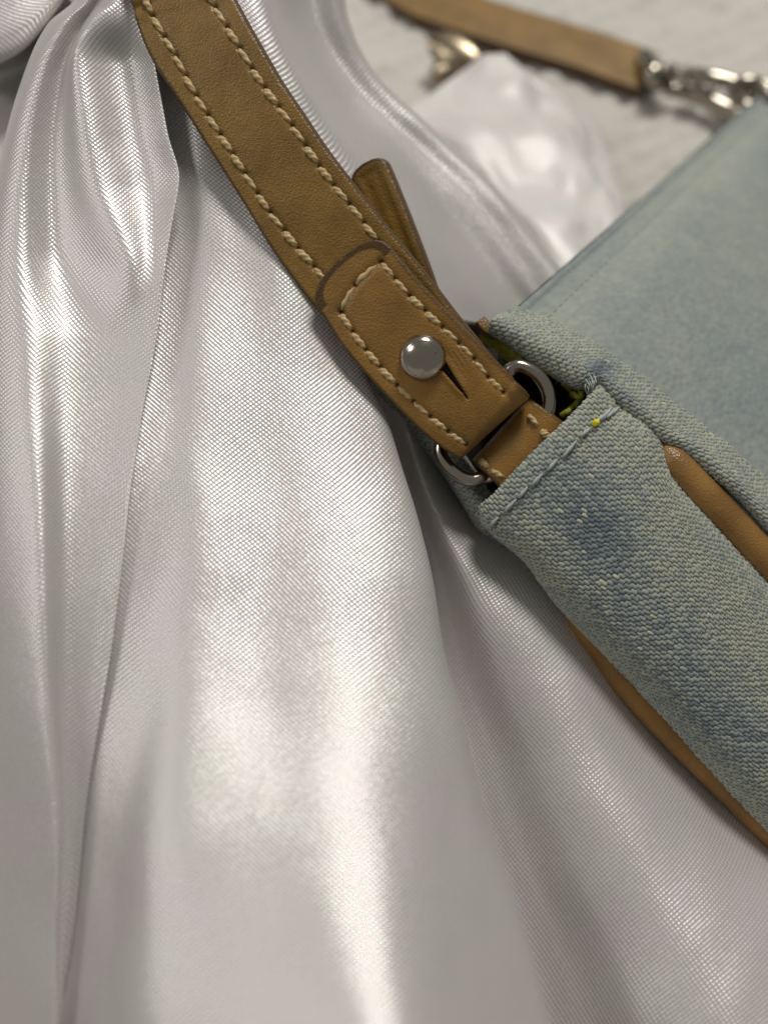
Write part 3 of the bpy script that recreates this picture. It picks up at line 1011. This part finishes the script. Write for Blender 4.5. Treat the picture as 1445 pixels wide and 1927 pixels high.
loopC[3, 2], loopC[4, 2], loopC[5, 2] = 40, 12, 4
farpx = [(770, -25), (900, 28), (1010, 62), (1110, 92), (1190, 121), (1222, 131)]
farC = np.array([P(np.array([x, y, ground_depth(y, 3.2)])) for x, y in farpx])
Wn = (nearR[-1] - nearL[-1]) / 2
Tf = unit(farC[3] - farC[1])
Wf = unit(np.cross(Tf, np.array([0, 0, 1.0])))
Wf = -Wf * np.sign(Wf @ Wn) * 9.6
extraL, extraR = [], []
for k, c in enumerate(loopC):
    f = (k + 1) / (len(loopC) + 1)
    w_ = unit(Wn * (1 - f) + Wf * f) * 8.9
    extraL.append(c - w_)
    extraR.append(c + w_)
for c in farC:
    extraL.append(c - Wf)
    extraR.append(c + Wf)
LL = np.concatenate([nearL, np.array(extraL)])
RR = np.concatenate([nearR, np.array(extraR)])
near_len = np.linalg.norm(np.diff((nearL + nearR) / 2, axis=0), axis=1).sum()
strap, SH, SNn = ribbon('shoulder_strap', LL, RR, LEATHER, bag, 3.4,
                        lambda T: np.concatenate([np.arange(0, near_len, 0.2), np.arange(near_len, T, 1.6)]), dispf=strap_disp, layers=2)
keep = int(near_len / 0.2)
for holes, yaw in ((HL, 0.13), (HR, 0.13)):
    s_ = snap(holes, SH[:, :keep], SNn[:, :keep])
    for k in range(len(s_) - 1):
        (a, na), (b, nb) = s_[k], s_[k + 1]
        place_stitch(a, b, unit(na + nb), STS[random.randrange(4)], strap, yaw=yaw + 0.05 * (hash2(k, 1.0) - .5), grow=0.99 + random.uniform(-0.06, 0.03), lift=random.uniform(0.08, 0.2))

# top layer of the folded strap end
Lt = [(577, 558, 200.2), (610, 597, 200.1), (643, 650, 200.1), (685, 700, 200.2), (739, 758, 200.3), (793, 812, 200.6), (838, 846, 201.0), (861, 856, 201.8), (868, 862, 204), (862, 858, 206.5), (845, 842, 208)]
Rt = [(700, 420, 196.4), (742, 474, 196.5), (790, 532, 196.6), (838, 584, 196.8), (892, 638, 197.1), (938, 684, 197.5), (975, 721, 198), (990, 738, 198.8), (998, 746, 201), (992, 742, 203.5), (975, 726, 205)]
Lt = [(x, y, d - 0.5) for x, y, d in Lt]
Rt = [(x, y, d - 0.5) for x, y, d in Rt]
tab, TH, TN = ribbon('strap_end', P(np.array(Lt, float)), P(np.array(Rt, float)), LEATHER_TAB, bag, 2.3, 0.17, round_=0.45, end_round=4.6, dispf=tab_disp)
nk = int(TH.shape[1] * 0.86)
for holes, yaw in ((TL, 0.10), (TR, 0.10), (TE, 0.0)):
    s_ = snap(holes, TH[:, :nk], TN[:, :nk])
    for k in range(len(s_) - 1):
        (a, na), (b, nb) = s_[k], s_[k + 1]
        place_stitch(a, b, unit(na + nb), STS[random.randrange(4)], tab, yaw=yaw, grow=0.99 + random.uniform(-0.06, 0.03), lift=random.uniform(0.08, 0.2))

# stud through the strap end
pc, nc = snap([(795, 671)], TH, TN)[0]
ax = unit(nc + 0.10 * AX - 0.16 * AU)
e1 = unit(np.cross(ax, AU))
e2 = np.cross(ax, e1)
prof = [(3.0, -0.6), (3.3, 0.0), (3.9, 0.35), (4.12, 0.8), (4.08, 1.25), (3.82, 1.8), (3.5, 2.2), (3.25, 2.42), (3.17, 2.46), (3.08, 2.44), (2.8, 2.62), (2.3, 2.90), (1.6, 3.18), (0.8, 3.36), (0.01, 3.42)]
pr = crspline(np.array(prof), np.linspace(0, len(prof) - 1, 90))
ph = np.linspace(0, 2 * np.pi, 64, endpoint=False)
c0_ = pc - 0.35 * nc
V = c0_ + pr[None, :, 0:1] * (np.cos(ph)[:, None, None] * e1 + np.sin(ph)[:, None, None] * e2) + pr[None, :, 1:2] * ax
F = quads(64, 90, True)
cenv = c0_ + 1.0 * ax
Vf = V.reshape(-1, 3)
if (np.cross(Vf[F[:, 1]] - Vf[F[:, 0]], Vf[F[:, 2]] - Vf[F[:, 0]]) * (Vf[F[:, 0]] - cenv)).sum() < 0:
    F = F[:, ::-1]
link('stud', mesh_from('stud', Vf, F, NICKEL), tab)

# metal ring joining strap and bag
rk = [(905, 899, 206.5), (885, 903, 205.8), (860, 893, 205.6), (838, 872, 205.6), (828, 846, 206), (842, 822, 206), (900, 768, 205.5), (945, 712, 204), (968, 690, 203.4), (992, 694, 203.2), (1016, 712, 203.2), (1031, 740, 203.4), (1031, 772, 204), (1022, 796, 207), (975, 845, 209.5), (926, 892, 208.5)]
tube('ring', P(np.array(rk, float)), 1.25, NICKEL, bag, nseg=24, closed=True)

# leather loop between ring and bag
Ll = [(915, 890, 215), (892, 872, 212), (886, 868, 208.4), (892, 873, 205.9), (912, 890, 204.6), (938, 916, 204.4), (960, 940, 205.5)]
Rl = [(1020, 772, 213), (1000, 752, 210.5), (994, 748, 206.8), (1000, 753, 204.2), (1024, 768, 202.9), (1054, 790, 202.6), (1080, 812, 204)]
loop, LH, LN = ribbon('strap_loop', P(np.array(Ll, float)), P(np.array(Rl, float)), LEATHER_TAB, bag, 1.7, 0.2, face=0.8, round_=0.5)
for a, b in (((902, 866), (921, 880)), ((924, 884), (949, 899)), ((992, 780), (1014, 803)), ((1017, 809), (1034, 826))):
    (p0, n0), (p1, n1) = snap([a, b], LH[:, int(0.42 * LH.shape[1]):], LN[:, int(0.42 * LH.shape[1]):])
    if np.linalg.norm(p1 - p0) > 0.5:
        place_stitch(p0, p1, unit(n0 + n1), STS[random.randrange(4)], loop, yaw=0.05, lift=0.2)

# hem stitches on the gusset
for a, b in (((923, 988), (940, 972)), ((948, 962), (972, 940)), ((976, 936), (994, 916)), ((999, 912), (1022, 892)), ((1027, 886), (1050, 864)), ((1056, 860), (1086, 830)), ((1091, 822), (1111, 806)),
             ((1114, 798), (1142, 778)), ((1128, 792), (1152, 766)), ((1138, 786), (1166, 768))):
    (p0, n0), (p1, n1) = snap([a, b], GUS, GN)
    place_stitch(p0, p1, unit(n0 + n1), ST_BLUE, gusset, lift=0.36, yaw=0.08)
(p0, n0), (p1, n1) = snap([(1114, 800), (1126, 792)], GUS, GN)
place_stitch(p0, p1, n0, stitch_mesh('yellow_stitch', BRIGHT_YELLOW, 0.55), gusset, name='yellow_stitch', lift=0.5)
# torn white threads in the notch between gusset and seam
for k in range(9):
    x0, y0 = 1103 + 1.9 * k + random.uniform(-2, 2), 738 + random.uniform(-4, 4) - 0.6 * k
    x1, y1 = x0 + random.uniform(-5, 2) + 0.4 * k, y0 - random.uniform(16, 30)
    K_ = [(x0, y0 + 6, 203.5), ((x0 + x1) / 2 + random.uniform(-5, 5), (y0 + y1) / 2, 201.6), (x1, y1, 203.2)]
    tube('frayed_thread', P(np.array(K_, float)), random.uniform(0.07, 0.13), THREAD_BLUE, seam, nseg=6, step=0.4)
# blurred top-stitching along the mouth of the front panel
j = int(np.argmin(np.abs(Vg[0] - 6.0)))
sm_ = PAN[:, j]
Ls = np.concatenate([[0], np.cumsum(np.linalg.norm(np.diff(sm_, axis=0), axis=1))])
for k in range(70):
    s0 = 3 + k * 2.6
    a = np.array([np.interp(s0, Ls, sm_[:, i]) for i in range(3)])
    b = np.array([np.interp(s0 + 2.0, Ls, sm_[:, i]) for i in range(3)])
    place_stitch(a, b, PN[50, j], ST_PANEL, panel, lift=0.0)

# leather zip pull behind the strap
Lz = [(646, 322, 214.5), (668, 360, 214), (704, 440, 213.4), (738, 528, 213.4), (772, 616, 215), (802, 694, 220)]
Rz = [(722, 293, 212), (740, 334, 211.6), (772, 414, 211), (803, 495, 211), (836, 585, 213), (866, 665, 218)]



def pull_disp(qp, tm, sm, ed):
    e = np.minimum(ed, sm)
    return 0.08 * np.exp(-((e - 1.4) / 0.5) ** 2) - 0.10 * np.exp(-((e - 2.6) / 0.8) ** 2), 0 * e


ribbon('zip_pull', P(np.array(Lz, float)), P(np.array(Rz, float)), LEATHER, bag, 2.6, 0.2, round_=0.9, end_round=2.6, dispf=pull_disp)
# small leather stop beside the mouth
Ls_ = [(893, 606, 211), (905, 622, 210.5), (925, 640, 211)]
Rs_ = [(913, 596, 211), (928, 612, 210.5), (946, 630, 211)]
ribbon('zip_stop', P(np.array(Ls_, float)), P(np.array(Rs_, float)), LEATHER, bag, 1.5, 0.2, round_=0.5)

# clasp at the far end of the strap
def gp(x, y, z):
    return P(np.array([x, y, ground_depth(y, z)]))


clasp = tube('clasp', np.array([gp(1214, 112, 4), gp(1222, 128, 6), gp(1230, 142, 7), gp(1236, 156, 4)]), 3.4, STEEL, bag, nseg=20)
tube('swivel', np.array([gp(1240, 135, 7), gp(1262, 136, 8), gp(1290, 140, 8.5), gp(1312, 148, 8)]), 3.1, STEEL, clasp, nseg=20, taper=lambda t: 1.0 - 0.45 * np.abs(np.sin(t * 9)))
tube('hook', np.array([gp(1300, 140, 9), gp(1340, 146, 10), (gp(1385, 158, 10)), gp(1420, 178, 9), gp(1412, 205, 7), gp(1380, 208, 5), gp(1340, 190, 5), gp(1305, 168, 6)]), 2.2, STEEL, clasp, nseg=16)
tube('hook_gate', np.array([gp(1250, 165, 4), gp(1300, 178, 4), gp(1350, 200, 4), gp(1392, 222, 4)]), 2.3, STEEL, clasp, nseg=16)
tube('end_ring', np.array([gp(1372, 168, 12), gp(1400, 152, 14), gp(1432, 156, 14), gp(1452, 180, 13), gp(1436, 200, 11), gp(1400, 196, 10)]), 1.5, STEEL, clasp, nseg=16, closed=True)
for (x, y, z, r_) in ((1262, 128, 10, 1.6), (1298, 133, 11, 1.7), (1342, 163, 9, 1.5)):
    tube('rivet', np.array([gp(x, y, z - 2), gp(x, y - 1, z), gp(x, y - 2, z + 1.6)]), r_, STEEL, clasp, nseg=16, step=0.3, taper=lambda t: np.sqrt(np.clip(1 - t ** 3, 0.001, 1)))

# loose fibres standing off the denim
fv, ff = [], []
for (H, N, cnt) in ((GUS, GN, 700), (SEAM, SN, 500)):
    n, m = H.shape[:2]
    for k in range(cnt):
        i, j = rng.integers(20, n - 5), rng.integers(10, int(m * 0.8))
        p, nn = H[i, j], N[i, j]
        t = unit(rng.normal(size=3))
        L = rng.uniform(0.5, 1.5)
        b1 = p + nn * L * 0.25 + t * L * 0.35
        b2 = p + nn * L * rng.uniform(0.1, 0.5) + t * L * 0.9 + rng.normal(size=3) * 0.15
        w = unit(np.cross(t, nn)) * 0.022
        u_ = unit(np.cross(w, t)) * 0.022
        o0 = len(fv)
        for c, sc in ((p, 1.0), (b1, 0.9), (b2, 0.4)):
            fv += [c + w * sc, c - 0.5 * w * sc + 0.87 * u_ * sc, c - 0.5 * w * sc - 0.87 * u_ * sc]
        for q_ in (0, 3):
            for e in range(3):
                a_, b_ = o0 + q_ + e, o0 + q_ + (e + 1) % 3
                ff.append((a_, b_, b_ + 3, a_ + 3))
fz = link('fuzz', mesh_from('fuzz', np.array(fv), np.array(ff), plain('cotton_fibre', (0.42, 0.44, 0.38), 0.8)), bag)
fz['kind'] = 'stuff'
